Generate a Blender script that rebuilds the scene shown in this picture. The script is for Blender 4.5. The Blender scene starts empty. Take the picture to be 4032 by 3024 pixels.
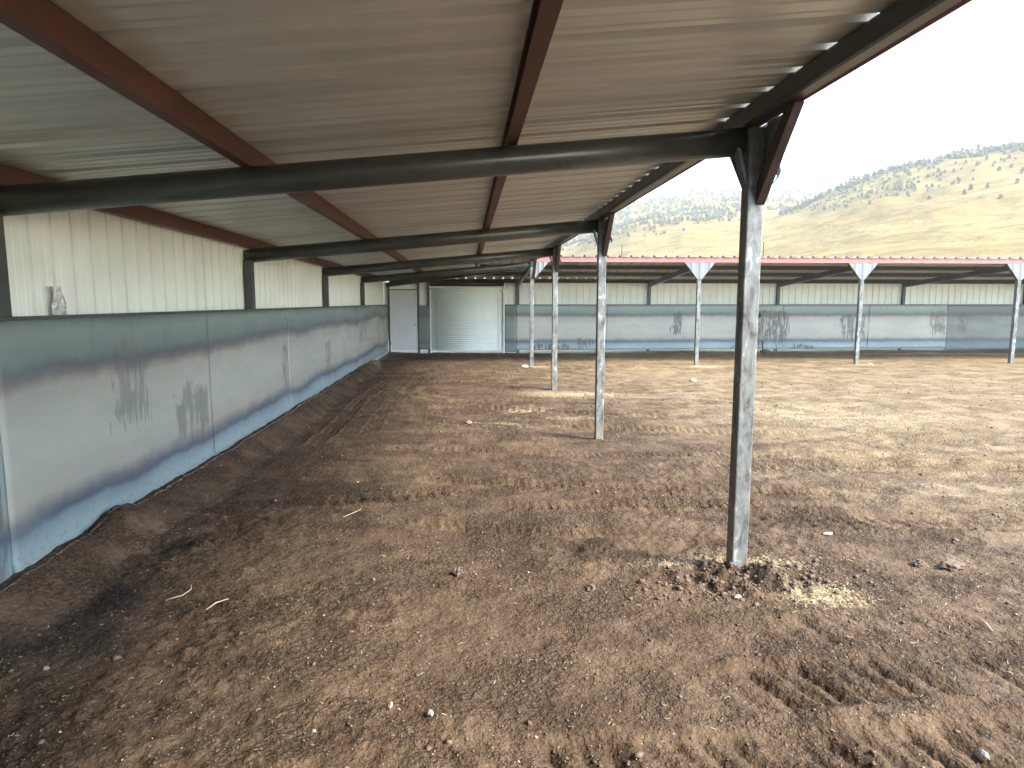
import bpy, bmesh, math, random
import numpy as np
from mathutils import Vector, Matrix
R = math.radians
SC = bpy.context.scene
COL = SC.collection

# ------------------------------------------------------------------ camera
cam = bpy.data.cameras.new("camera")
cam.sensor_width = 36.0
cam.lens = 23.21
cam.clip_start = 0.05
cam.clip_end = 5000
camo = bpy.data.objects.new("camera", cam)
camo.location = (0, 0, 1.711)
camo.rotation_euler = (R(90 - 7.09), 0, R(-3.934))
COL.objects.link(camo)
SC.camera = camo

# ------------------------------------------------------------------ light
SUN_EL, SUN_AZ = 39.0, 120.0          # azimuth clockwise from +Y
w = bpy.data.worlds.new("World")
SC.world = w
w.use_nodes = True
nt = w.node_tree
sky = nt.nodes.new('ShaderNodeTexSky')
sky.sky_type = 'NISHITA'
sky.sun_disc = False
sky.sun_elevation = R(SUN_EL)
sky.sun_rotation = R(SUN_AZ)
sky.air_density = 0.85
sky.dust_density = 0.8
sky.ozone_density = 1.0
bg = nt.nodes['Background']
bg.inputs['Strength'].default_value = 0.15
nt.links.new(sky.outputs['Color'], bg.inputs['Color'])
sl = bpy.data.lights.new("sun", 'SUN')
sl.energy = 2.0
sl.angle = R(18)
sl.color = (1.0, 0.96, 0.86)
so = bpy.data.objects.new("sun", sl)
_d = Vector((math.sin(R(SUN_AZ)) * math.cos(R(SUN_EL)), math.cos(R(SUN_AZ)) * math.cos(R(SUN_EL)), math.sin(R(SUN_EL))))
so.rotation_euler = _d.to_track_quat('Z', 'Y').to_euler()
so.location = (20, 10, 30)
COL.objects.link(so)
SC.view_settings.view_transform = 'Standard'
SC.view_settings.look = 'None'
SC.view_settings.gamma = 1.0
SC.view_settings.exposure = 2.74
SC.cycles.max_bounces = 8
SC.cycles.diffuse_bounces = 5
SC.cycles.glossy_bounces = 4
SC.cycles.volume_bounces = 1
SC.cycles.use_denoising = True

# ------------------------------------------------------------------ node helpers
class NT:
    def __init__(s, name):
        s.m = bpy.data.materials.new(name)
        s.m.use_nodes = True
        s.t = s.m.node_tree
        s.b = s.t.nodes['Principled BSDF']
        tc = s.t.nodes.new('ShaderNodeTexCoord')
        s.P = tc.outputs['Object']
        sp = s.t.nodes.new('ShaderNodeSeparateXYZ')
        s.t.links.new(s.P, sp.inputs[0])
        s.x, s.y, s.z = sp.outputs
    def put(s, sock, v):
        if isinstance(v, (int, float)):
            sock.default_value = v
        elif isinstance(v, tuple):
            sock.default_value = v if len(v) == len(sock.default_value) else tuple(v) + (1,)
        else:
            s.t.links.new(v, sock)
    def math(s, op, a, b=0.0, c=None, clamp=False):
        n = s.t.nodes.new('ShaderNodeMath')
        n.operation = op
        n.use_clamp = clamp
        s.put(n.inputs[0], a)
        s.put(n.inputs[1], b)
        if c is not None:
            s.put(n.inputs[2], c)
        return n.outputs[0]
    def vec(s, x, y, z):
        n = s.t.nodes.new('ShaderNodeCombineXYZ')
        s.put(n.inputs[0], x); s.put(n.inputs[1], y); s.put(n.inputs[2], z)
        return n.outputs[0]
    def scale(s, v, sx, sy, sz, off=(0, 0, 0)):
        n = s.t.nodes.new('ShaderNodeMapping')
        s.put(n.inputs['Vector'], v)
        n.inputs['Scale'].default_value = (sx, sy, sz)
        n.inputs['Location'].default_value = off
        return n.outputs[0]
    def noise(s, v, sc=1.0, det=4, rough=0.55, dist=0.0, out=0):
        n = s.t.nodes.new('ShaderNodeTexNoise')
        s.put(n.inputs['Vector'], v)
        n.inputs['Scale'].default_value = sc
        n.inputs['Detail'].default_value = det
        n.inputs['Roughness'].default_value = rough
        n.inputs['Distortion'].default_value = dist
        return n.outputs[out]
    def voro(s, v, sc, feat='F1', out=0, rnd=1.0):
        n = s.t.nodes.new('ShaderNodeTexVoronoi')
        n.feature = feat
        s.put(n.inputs['Vector'], v)
        n.inputs['Scale'].default_value = sc
        n.inputs['Randomness'].default_value = rnd
        return n.outputs[out]
    def ramp(s, f, stops, interp='LINEAR'):
        n = s.t.nodes.new('ShaderNodeValToRGB')
        s.put(n.inputs[0], f)
        cr = n.color_ramp
        cr.interpolation = interp
        while len(cr.elements) < len(stops):
            cr.elements.new(0.5)
        for e, (p, c) in zip(cr.elements, stops):
            e.position = p
            e.color = (c, c, c, 1) if isinstance(c, (int, float)) else tuple(c) + (1,)
        return n.outputs[0]
    def mix(s, f, a, b, mode='MIX'):
        n = s.t.nodes.new('ShaderNodeMix')
        n.data_type = 'RGBA'
        n.blend_type = mode
        s.put(n.inputs[0], f)
        s.put(n.inputs[6], a)
        s.put(n.inputs[7], b)
        return n.outputs[2]
    def mr(s, v, a, b, c=0.0, d=1.0, smooth=True):
        n = s.t.nodes.new('ShaderNodeMapRange')
        if smooth:
            n.interpolation_type = 'SMOOTHSTEP'
        s.put(n.inputs[0], v)
        for i, q in enumerate((a, b, c, d)):
            n.inputs[i + 1].default_value = q
        return n.outputs[0]
    def bump(s, h, strength=0.3, dist=0.01, normal=None):
        n = s.t.nodes.new('ShaderNodeBump')
        s.put(n.inputs['Height'], h)
        n.inputs['Strength'].default_value = strength
        n.inputs['Distance'].default_value = dist
        if normal is not None:
            s.t.links.new(normal, n.inputs['Normal'])
        s.t.links.new(n.outputs[0], s.b.inputs['Normal'])
        return n.outputs[0]
    def attr(s, name):
        n = s.t.nodes.new('ShaderNodeAttribute')
        n.attribute_name = name
        return n.outputs['Fac']
    def col(s, v): s.put(s.b.inputs['Base Color'], v)
    def rough(s, v): s.put(s.b.inputs['Roughness'], v)
    def metal(s, v): s.put(s.b.inputs['Metallic'], v)
    def spec(s, v): s.put(s.b.inputs['Specular IOR Level'], v)

def painted(name, c, c2, rough=0.45, metal=0.0, sc=6.0, streak=1.0):
    t = NT(name)
    n = t.noise(t.scale(t.P, 1, 1, streak), sc, 6, 0.65)
    n2 = t.noise(t.P, sc * 7, 3, 0.6)
    f = t.mr(t.math('ADD', t.math('MULTIPLY', n, 0.75), t.math('MULTIPLY', n2, 0.25)), 0.35, 0.65)
    t.col(t.mix(f, c, c2))
    t.rough(t.mr(n, 0.2, 0.8, rough - 0.08, rough + 0.12))
    t.metal(metal)
    t.bump(n2, 0.15, 0.002)
    return t.m

M = {}
M['dark_steel'] = painted('dark_steel', (0.060, 0.064, 0.060), (0.090, 0.095, 0.088), 0.33, 0.4, 3.0)
M['column_steel'] = painted('column_steel', (0.045, 0.060, 0.058), (0.09, 0.105, 0.095), 0.45, 0.3, 3.0)
M['red_primer'] = painted('red_primer', (0.075, 0.027, 0.017), (0.115, 0.042, 0.027), 0.55, 0.0, 2.5)
M['dull_galv'] = painted('dull_galv', (0.175, 0.185, 0.185), (0.205, 0.215, 0.215), 0.5, 0.3, 2.0)
M['white_trim'] = painted('white_trim', (0.62, 0.64, 0.60), (0.74, 0.75, 0.70), 0.4, 0.0, 3.0)
M['door_paint'] = painted('door_paint', (0.48, 0.53, 0.57), (0.54, 0.58, 0.62), 0.42, 0.0, 2.0)
M['roller_paint'] = painted('roller_paint', (0.70, 0.79, 0.76), (0.76, 0.84, 0.81), 0.38, 0.0, 2.0)
M['handle_metal'] = painted('handle_metal', (0.5, 0.5, 0.5), (0.65, 0.65, 0.65), 0.25, 1.0, 9.0)
M['black_rubber'] = painted('black_rubber', (0.012, 0.013, 0.015), (0.03, 0.03, 0.03), 0.6, 0, 9.0)
M['rusty_iron'] = painted('rusty_iron', (0.06, 0.04, 0.03), (0.14, 0.08, 0.05), 0.7, 0.3, 20.0)
M['cable_grey'] = painted('cable_grey', (0.5, 0.5, 0.45), (0.6, 0.6, 0.55), 0.6, 0, 9.0)
M['brace_primer'] = painted('brace_primer', (0.045, 0.030, 0.024), (0.085, 0.052, 0.040), 0.6, 0.1, 9.0)
M['fascia_red'] = painted('fascia_red', (0.34, 0.125, 0.105), (0.40, 0.155, 0.13), 0.5, 0.0, 1.6)

def m_roof():
    t = NT('roof_underside')
    n = t.noise(t.scale(t.P, 0.35, 3.2, 1), 1.0, 5, 0.6)
    n2 = t.noise(t.scale(t.P, 0.6, 9.0, 1), 1.0, 3, 0.5)
    f = t.mr(t.math('ADD', t.math('MULTIPLY', n, 0.6), t.math('MULTIPLY', n2, 0.4)), 0.36, 0.64)
    c = t.mix(f, (0.54, 0.57, 0.54), (0.72, 0.74, 0.69))
    c = t.mix(t.mr(t.noise(t.P, 1.1, 4, 0.6), 0.55, 0.75, 0, 0.35), c, (0.40, 0.375, 0.33))
    t.col(c)
    t.metal(0.30)
    t.rough(t.mr(n2, 0.3, 0.7, 0.30, 0.48))
    t.bump(t.noise(t.scale(t.P, 0.4, 6, 1), 1.0, 3, 0.5), 0.35, 0.02)
    return t.m
M['roof'] = m_roof()

def m_siding(name, horiz):
    t = NT(name)
    h = t.y if horiz == 'y' else t.x
    n = t.noise(t.vec(t.math('MULTIPLY', h, 14.0), t.math('MULTIPLY', t.z, 0.8), 0.0), 1.0, 5, 0.6)
    n2 = t.noise(t.P, 1.2, 4, 0.55)
    c = t.mix(t.mr(n, 0.35, 0.7), (0.80, 0.86, 0.79), (0.86, 0.91, 0.85))
    c = t.mix(t.mr(n2, 0.45, 0.7, 0, 0.25), c, (0.56, 0.58, 0.52))
    t.col(c)
    t.rough(0.42)
    t.spec(0.4)
    t.bump(n, 0.12, 0.006)
    return t.m
M['siding_y'] = m_siding('white_siding_left', 'y')
M['siding_x'] = m_siding('white_siding_far', 'x')

def m_scale(name, horiz, stains, dark0=0.0, seed=0.0, tint=(1, 1, 1), flip=False, waves=0.06):
    """mill-scale steel sheet: heat-tint bands that wander along the sheet, with drip stains"""
    t = NT(name)
    h = t.y if horiz == 'y' else t.x
    hv = t.vec(t.math('ADD', h, seed), 0.0, t.math('MULTIPLY', t.z, 0.25))
    wob = t.math('MULTIPLY', t.math('SUBTRACT', t.noise(hv, 0.55, 3, 0.5), 0.5), 4.2 * waves)
    wob2 = t.math('MULTIPLY', t.math('SUBTRACT', t.noise(t.vec(h, t.z, seed), 5.0, 4, 0.6), 0.5), 0.09)
    zz = t.math('ADD', t.math('ADD', t.z, wob2), wob)
    # the top edge band bulges at the near end
    f = t.math('DIVIDE', zz, 1.7, clamp=True)
    c = t.ramp(f, [
        (0.060, (0.30, 0.38, 0.40)),
        (0.150, (0.260, 0.345, 0.385)),
        (0.200, (0.180, 0.240, 0.300)),
        (0.224, (0.075, 0.098, 0.155)),
        (0.254, (0.150, 0.155, 0.175)),
        (0.310, (0.375, 0.355, 0.325)),
        (0.450, (0.415, 0.430, 0.405)),
        (0.600, (0.425, 0.430, 0.400)),
        (0.690, (0.395, 0.370, 0.345)),
        (0.735, (0.170, 0.155, 0.170)),
        (0.762, (0.100, 0.115, 0.140)),
        (0.800, (0.170, 0.220, 0.230)),
        (0.890, (0.245, 0.310, 0.305)),
        (0.960, (0.165, 0.210, 0.210)),
    ])
    br = t.noise(t.vec(t.math('MULTIPLY', h, 0.9), t.math('MULTIPLY', t.z, 3.0), seed), 1.0, 6, 0.65)
    c = t.mix(t.mr(br, 0.35, 0.7, 0.0, 0.30), c, (0.26, 0.32, 0.31))
    # broad tonal change from sheet to sheet
    sh = t.noise(t.vec(t.math('MULTIPLY', h, 0.33), seed, 0.0), 1.0, 2, 0.5)
    c = t.mix(t.mr(sh, 0.35, 0.65, 0, 0.35), c, t.mix(1.0, c, (0.72, 0.80, 0.80), 'MULTIPLY'))
    c = t.mix(1.0, c, tuple(q_ * k_ for q_, k_ in zip(tint, (0.86, 0.86, 0.82))), 'MULTIPLY')
    if dark0 > 0:
        c = t.mix(dark0, c, (0.10, 0.135, 0.15))
    dr = t.noise(t.vec(t.math('MULTIPLY', h, 26.0), t.math('MULTIPLY', t.z, 1.6), seed), 1.0, 5, 0.65)
    bl = t.noise(t.vec(t.math('MULTIPLY', h, 5.0), t.math('MULTIPLY', t.z, 3.2), seed + 3), 1.0, 4, 0.6)
    dm = t.math('ADD', t.math('MULTIPLY', dr, 0.62), t.math('MULTIPLY', bl, 0.38))
    total = None
    for si_, (h0, h1, z0, z1, st) in enumerate(stains):
        fq = (26.0, 15.0, 34.0, 20.0)[si_ % 4]; vz = (1.6, 3.4, 1.0, 2.2)[(si_ * 3 + 1) % 4]
        dr = t.noise(t.vec(t.math('MULTIPLY', h, fq), t.math('MULTIPLY', t.z, vz), seed + si_ * 1.7), 1.0, 5, 0.65, 0.25 * (si_ % 3))
        bl = t.noise(t.vec(t.math('MULTIPLY', h, 5.0 + si_ % 3), t.math('MULTIPLY', t.z, 3.2), seed + 3 + si_), 1.0, 4, 0.6)
        dm = t.math('ADD', t.math('MULTIPLY', dr, 0.62), t.math('MULTIPLY', bl, 0.38))
        e = 0.14
        hh_ = t.math('ADD', h, t.math('MULTIPLY', t.math('SUBTRACT', bl, 0.5), 0.5))
        zj = t.math('ADD', t.z, t.math('MULTIPLY', t.math('SUBTRACT', dr, 0.5), 0.9))
        a = t.math('MULTIPLY', t.mr(hh_, h0 - e, h0 + e), t.mr(hh_, h1 - e, h1 + e, 1.0, 0.0))
        b = t.math('MULTIPLY', t.mr(zj, z0 - 0.15, z0 + 0.15), t.mr(zj, z1 - 0.20, z1 + 0.10, 1.0, 0.0))
        k = t.math('MULTIPLY', a, b)
        v = t.math('MULTIPLY', t.mr(t.math('ADD', dm, t.math('MULTIPLY', k, 0.20)), 0.62, 0.70), t.math('MULTIPLY', t.mr(k, 0.05, 0.5), st))
        total = v if total is None else t.math('MAXIMUM', total, v)
    if total is not None:
        c = t.mix(total, c, (0.105, 0.105, 0.10))
    mud = t.noise(t.vec(t.math('MULTIPLY', h, 22.0), t.math('MULTIPLY', t.z, 22.0), seed), 1.0, 5, 0.75)
    ml = t.math('SUBTRACT', t.math('ADD', mud, t.mr(t.z, 0.55, 0.10, 0.0, 0.20, False)), t.math('MULTIPLY', t.noise(t.vec(t.math('MULTIPLY', h, 1.3), 0.0, seed), 1.0, 2, 0.5), 0.10))
    c = t.mix(t.mr(ml, 0.60, 0.74, 0.0, 0.55), c, (0.13, 0.11, 0.09))
    sk_ = t.noise(t.vec(t.math('MULTIPLY', h, 6.0), t.math('MULTIPLY', t.z, 0.5), seed + 5), 1.0, 5, 0.7)
    c = t.mix(t.math('MULTIPLY', t.mr(sk_, 0.52, 0.70, 0, 0.35), t.mr(t.z, 0.9, 1.6)), c, (0.12, 0.145, 0.145))
    # little scuffs
    sc = t.noise(t.vec(t.math('MULTIPLY', h, 9.0), t.math('MULTIPLY', t.z, 2.2), seed + 9), 1.0, 5, 0.7)
    c = t.mix(t.mr(sc, 0.68, 0.78, 0, 0.35), c, (0.14, 0.14, 0.13))
    t.col(c)
    t.metal(0.15)
    t.rough(t.mr(br, 0.3, 0.7, 0.42, 0.60))
    t.bump(t.noise(t.vec(h, t.math('MULTIPLY', t.z, 1.3), seed), 1.4, 3, 0.5), 0.55, 0.05)
    return t.m

def m_post():
    t = NT('weathered_post')
    n = t.noise(t.scale(t.P, 14, 14, 6), 1.0, 6, 0.7, 0.6)
    n2 = t.noise(t.scale(t.P, 30, 30, 8), 1.0, 4, 0.6)
    f = t.math('ADD', t.math('MULTIPLY', n, 0.7), t.math('MULTIPLY', n2, 0.3))
    c = t.ramp(f, [(0.38, (0.05, 0.048, 0.042)), (0.45, (0.115, 0.115, 0.105)), (0.52, (0.165, 0.175, 0.165)), (0.57, (0.20, 0.21, 0.20)), (0.60, (0.36, 0.37, 0.355)), (0.75, (0.40, 0.41, 0.39))])
    c = t.mix(t.mr(t.math('ADD', t.z, t.math('MULTIPLY', n, 0.3)), 0.35, 0.15, 0.0, 0.45), c, (0.30, 0.25, 0.18))
    t.col(c)
    t.metal(0.2)
    t.rough(0.5)
    t.bump(n2, 0.2, 0.003)
    return t.m
M['post'] = m_post()

def m_foil():
    t = NT('crumpled_foil')
    v = t.voro(t.P, 16, 'F1', 0)
    n = t.noise(t.P, 9, 5, 0.7, 1.5)
    t.col(t.mix(t.mr(n, 0.4, 0.6), (0.50, 0.53, 0.50), (0.82, 0.86, 0.82)))
    t.metal(0.4)
    t.rough(0.25)
    t.bump(t.math('ADD', v, n), 0.8, 0.03)
    return t.m
M['foil'] = m_foil()

def m_ground():
    t = NT('packed_dirt')
    P = t.P
    dry_lit, straw, wet = t.attr('dry_lit'), t.attr('straw'), t.attr('wet')
    big = t.noise(P, 0.45, 5, 0.6, 0.4)
    mid = t.noise(P, 3.0, 6, 0.65, 0.5)
    fin = t.noise(P, 26.0, 5, 0.7)
    gr = t.noise(P, 120.0, 3, 0.7)
    wp = t.mix(0.035, P, t.noise(P, 12.0, 3, 0.6, 0.0, 1), 'ADD')
    cr1 = t.voro(wp, 34, 'F1', 0)
    cr2 = t.voro(wp, 80, 'F1', 0)
    zone = t.mr(t.noise(t.scale(P, 1, 1.5, 1), 1.1, 5, 0.65, 0.8), 0.42, 0.60)
    crk = t.mr(t.math('ADD', t.math('MULTIPLY', cr1, 0.6), t.math('MULTIPLY', cr2, 0.5)), 0.38, 0.66)
    spk = t.noise(P, 75.0, 3, 0.75)
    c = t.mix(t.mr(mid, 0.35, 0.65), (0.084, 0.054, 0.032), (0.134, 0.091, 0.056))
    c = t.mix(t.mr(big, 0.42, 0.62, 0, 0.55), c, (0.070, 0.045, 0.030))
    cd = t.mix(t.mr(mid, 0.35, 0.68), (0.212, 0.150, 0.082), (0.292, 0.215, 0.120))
    fd = t.math('ADD', dry_lit, t.math('MULTIPLY', t.math('SUBTRACT', mid, 0.5), 0.9), clamp=True)
    fd = t.math('MULTIPLY', fd, t.mr(dry_lit, 0.02, 0.25))
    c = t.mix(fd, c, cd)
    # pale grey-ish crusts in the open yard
    crust = t.math('MULTIPLY', t.mr(t.noise(t.scale(P, 0.5, 1.6, 1), 1.4, 6, 0.7, 0.7), 0.56, 0.70), t.mr(dry_lit, 0.15, 0.5, 0.0, 0.6))
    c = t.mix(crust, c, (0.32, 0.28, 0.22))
    fs = t.math('MULTIPLY', t.mr(t.math('ADD', t.noise(t.scale(P, 60, 14, 30), 1.0, 4, 0.7), t.math('MULTIPLY', straw, 0.5)), 0.56, 0.82), t.mr(straw, 0.02, 0.3), clamp=True)
    c = t.mix(fs, c, (0.40, 0.315, 0.18))
    c = t.mix(t.math('MULTIPLY', wet, 0.9, clamp=True), c, (0.026, 0.022, 0.018))
    c = t.mix(t.mr(fin, 0.5, 0.75, 0, 0.45), c, t.mix(1.0, c, (1.75, 1.6, 1.45), 'MULTIPLY'))
    c = t.mix(t.mr(fin, 0.47, 0.30, 0, 0.55), c, t.mix(1.0, c, (0.42, 0.40, 0.40), 'MULTIPLY'))
    c = t.mix(t.math('MULTIPLY', crk, t.math('ADD', 0.16, t.math('MULTIPLY', zone, 0.48))), c, t.mix(1.0, c, (0.38, 0.36, 0.34), 'MULTIPLY'))
    c = t.mix(t.mr(spk, 0.54, 0.68, 0, 0.5), c, t.mix(1.0, c, (1.9, 1.75, 1.6), 'MULTIPLY'))
    c = t.mix(t.mr(spk, 0.46, 0.34, 0, 0.6), c, t.mix(1.0, c, (0.40, 0.38, 0.37), 'MULTIPLY'))
    # tiny pale grit
    g = t.voro(P, 55, 'F1', 0)
    gm = t.math('MULTIPLY', t.mr(g, 0.22, 0.12), t.mr(t.noise(P, 17, 2, 0.5), 0.60, 0.66))
    c = t.mix(t.math('MULTIPLY', gm, 0.8), c, (0.36, 0.31, 0.25))
    t.col(c)
    t.rough(0.95)
    t.spec(0.15)
    h = t.math('ADD', t.math('MULTIPLY', fin, 1.0), t.math('MULTIPLY', gr, 0.45))
    h = t.math('ADD', h, t.math('MULTIPLY', t.noise(P, 9.0, 4, 0.6), 1.0))
    h = t.math('SUBTRACT', h, t.math('MULTIPLY', cr1, 0.9))
    h = t.math('SUBTRACT', h, t.math('MULTIPLY', cr2, 0.5))
    h = t.math('MULTIPLY', h, t.math('ADD', 0.45, t.math('MULTIPLY', zone, 0.70)))
    t.bump(h, 0.9, 0.020)
    return t.m
M['ground'] = m_ground()

def m_hill():
    t = NT('dry_hill_grass')
    P = t.P
    a = t.noise(t.scale(P, 0.012, 0.03, 0.06), 1.0, 6, 0.62, 0.6)
    b = t.noise(t.scale(P, 0.06, 0.20, 0.42), 1.0, 6, 0.72, 0.8)
    c = t.mix(t.mr(a, 0.38, 0.62), (0.212, 0.152, 0.052), (0.260, 0.194, 0.072))
    c = t.mix(t.mr(b, 0.48, 0.36, 0.0, 0.62), c, (0.12, 0.09, 0.045))
    c = t.mix(t.mr(b, 0.60, 0.75, 0.0, 0.5), c, (0.32, 0.275, 0.16))
    t.col(c)
    t.rough(1.0)
    t.spec(0.1)
    t.bump(b, 0.8, 2.5)
    return t.m
M['hill'] = m_hill()

def m_leaf():
    t = NT('juniper_foliage')
    n = t.noise(t.P, 1.3, 3, 0.6)
    t.col(t.mix(t.mr(n, 0.35, 0.65), (0.095, 0.095, 0.058), (0.165, 0.160, 0.105)))
    t.rough(0.9)
    return t.m
M['leaf'] = m_leaf()
M['bark'] = painted('juniper_bark', (0.09, 0.07, 0.05), (0.16, 0.13, 0.10), 0.9, 0, 4)
M['stone'] = painted('stone', (0.24, 0.18, 0.14), (0.42, 0.34, 0.28), 0.85, 0, 14)
M['stone_grey'] = painted('stone_grey', (0.17, 0.155, 0.135), (0.30, 0.27, 0.24), 0.85, 0, 14)
M['clod'] = painted('dirt_clod', (0.080, 0.055, 0.038), (0.17, 0.12, 0.085), 0.95, 0, 16)
M['straw'] = painted('straw', (0.36, 0.29, 0.16), (0.52, 0.44, 0.27), 0.7, 0, 20)
M['pale_paper'] = painted('pale_scrap', (0.62, 0.60, 0.55), (0.75, 0.73, 0.68), 0.7, 0, 20)

# ------------------------------------------------------------------ object helpers
def tag(o, label=None, cat=None, group=None, kind=None):
    if label: o['label'] = label
    if cat: o['category'] = cat
    if group: o['group'] = group
    if kind: o['kind'] = kind
    return o

def empty(name, loc=(0, 0, 0), parent=None):
    o = bpy.data.objects.new(name, None)
    o.empty_display_size = 0.2
    o.location = loc
    o.parent = parent
    COL.objects.link(o)
    return o

class MB:
    """collects shapes (in metres) into one mesh object"""
    def __init__(s):
        s.v, s.f, s.mi = [], [], []
    def add(s, vs, fs, mi=0):
        b = len(s.v)
        s.v += [tuple(q) for q in vs]
        s.f += [tuple(b + i for i in q) for q in fs]
        s.mi += [mi] * len(fs)
    def box(s, x0, x1, y0, y1, z0, z1, mi=0):
        vs = [(x, y, z) for z in (z0, z1) for y in (y0, y1) for x in (x0, x1)]
        s.add(vs, [(0, 2, 3, 1), (4, 5, 7, 6), (0, 1, 5, 4), (2, 6, 7, 3), (0, 4, 6, 2), (1, 3, 7, 5)], mi)
    def prism(s, poly, vec, mi=0):
        n = len(poly)
        a = [Vector(p) for p in poly]
        b = [p + Vector(vec) for p in a]
        s.add(a + b, [tuple(range(n))[::-1], tuple(range(n, 2 * n))] + [(i, (i + 1) % n, n + (i + 1) % n, n + i) for i in range(n)], mi)
    def beam(s, p0, p1, section, mi=0):
        """section: list of 3D offsets swept from p0 to p1"""
        n = len(section)
        a = [Vector(p0) + Vector(q) for q in section]
        b = [Vector(p1) + Vector(q) for q in section]
        s.add(a + b, [tuple(range(n))[::-1], tuple(range(n, 2 * n))] + [(i, (i + 1) % n, n + (i + 1) % n, n + i) for i in range(n)], mi)
    def tube(s, pts, r, n=8, mi=0):
        pts = [Vector(p) for p in pts]
        ring = []
        for i, p in enumerate(pts):
            d = (pts[min(i + 1, len(pts) - 1)] - pts[max(i - 1, 0)]).normalized()
            u = d.orthogonal().normalized(); v = d.cross(u)
            rr = r[i] if isinstance(r, (list, tuple)) else r
            ring.append([p + u * rr * math.cos(2 * math.pi * k / n) + v * rr * math.sin(2 * math.pi * k / n) for k in range(n)])
        vs = [q for rg in ring for q in rg]
        fs = [(i * n + k, i * n + (k + 1) % n, (i + 1) * n + (k + 1) % n, (i + 1) * n + k) for i in range(len(pts) - 1) for k in range(n)]
        fs += [tuple(range(n))[::-1], tuple((len(pts) - 1) * n + k for k in range(n))]
        s.add(vs, fs, mi)
    def build(s, name, mats, parent=None, loc=(0, 0, 0), smooth=False, bevel=0.0, solid=0.0):
        me = bpy.data.meshes.new(name)
        me.from_pydata(s.v, [], s.f)
        if not isinstance(mats, (list, tuple)): mats = [mats]
        for m in mats: me.materials.append(m)
        me.polygons.foreach_set('material_index', s.mi)
        bm = bmesh.new(); bm.from_mesh(me)
        bmesh.ops.recalc_face_normals(bm, faces=bm.faces)
        bm.to_mesh(me); bm.free()
        if smooth:
            me.polygons.foreach_set('use_smooth', [True] * len(me.polygons))
        o = bpy.data.objects.new(name, me)
        o.location = loc
        o.parent = parent
        COL.objects.link(o)
        if solid:
            q = o.modifiers.new('Solidify', 'SOLIDIFY'); q.thickness = solid; q.offset = 1
        if bevel:
            q = o.modifiers.new('Bevel', 'BEVEL'); q.width = bevel; q.segments = 2; q.limit_method = 'ANGLE'
        return o

def grid_mesh(name, X, Y, Z, mat, parent=None, smooth=True, attrs=None):
    """X, Y, Z: 2D arrays -> one sheet"""
    nr, nc = X.shape
    me = bpy.data.meshes.new(name)
    co = np.stack([X, Y, Z], -1).reshape(-1, 3).astype(np.float32)
    idx = np.arange(nr * nc).reshape(nr, nc)
    q = np.stack([idx[:-1, :-1], idx[:-1, 1:], idx[1:, 1:], idx[1:, :-1]], -1).reshape(-1, 4)
    me.vertices.add(len(co)); me.vertices.foreach_set('co', co.ravel())
    me.loops.add(q.size); me.loops.foreach_set('vertex_index', q.ravel().astype(np.int32))
    me.polygons.add(len(q)); me.polygons.foreach_set('loop_start', np.arange(0, q.size, 4, dtype=np.int32))
    me.polygons.foreach_set('use_smooth', np.full(len(q), smooth))
    me.update(); me.validate()
    me.materials.append(mat)
    for k, a in (attrs or {}).items():
        at = me.attributes.new(k, 'FLOAT', 'POINT')
        at.data.foreach_set('value', a.astype(np.float32).ravel())
    o = bpy.data.objects.new(name, me)
    o.parent = parent
    COL.objects.link(o)
    return o

# numpy gradient-free value noise
def _hash(ix, iy, seed):
    h = (ix.astype(np.int64) * 374761393 + iy.astype(np.int64) * 668265263 + seed * 1442695041) & 0xFFFFFFFF
    h = ((h ^ (h >> 13)) * 1274126177) & 0xFFFFFFFF
    h = (h ^ (h >> 16)) & 0xFFFFFFFF
    return h / 4294967295.0
def vnoise(x, y, seed=0):
    ix, iy = np.floor(x), np.floor(y)
    fx, fy = x - ix, y - iy
    fx = fx * fx * fx * (fx * (fx * 6 - 15) + 10); fy = fy * fy * fy * (fy * (fy * 6 - 15) + 10)
    a, b = _hash(ix, iy, seed), _hash(ix + 1, iy, seed)
    c, d = _hash(ix, iy + 1, seed), _hash(ix + 1, iy + 1, seed)
    return (a * (1 - fx) + b * fx) * (1 - fy) + (c * (1 - fx) + d * fx) * fy - 0.5
def fbm(x, y, octs=4, seed=0, gain=0.5):
    s, a = 0, 1.0
    for o in range(octs):
        ca, sa = math.cos(0.6 + o), math.sin(0.6 + o)
        s = s + a * vnoise((x * ca - y * sa) * 2 ** o, (x * sa + y * ca) * 2 ** o, seed + o)
        a *= gain
    return s
def sstep(v, a, b):
    t = np.clip((v - a) / (b - a), 0, 1)
    return t * t * (3 - 2 * t)

# ------------------------------------------------------------------ key dimensions
XL, XR, YW = -2.570, 1.650, 21.90      # left steel face, post inner face, far steel face
YF = 17.17                             # far shed front post line (front face)
SL = 0.0913
def rb(x): return 2.212 + (x - XL) * SL           # rafter bottom of the near shed at x
RH, PH = 0.145, 0.118                  # rafter and purlin depth
def pan(x): return rb(x) + RH + PH                # underside of the roof sheet
def fb(y): return 2.212 + (YW - y) * SL * 4.22 / 4.66    # rafter bottom of the far shed at y
def fpan(y): return fb(y) + RH + PH
YB = -16.0                              # near shed's back end
XE = 27.0                              # far shed's right end
POSTY = [-13.68, -9.28, -4.88, -0.48, 3.92, 8.32, 12.72]
POSTX = [6.12, 10.57, 15.02, 19.47, 23.92]

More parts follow.
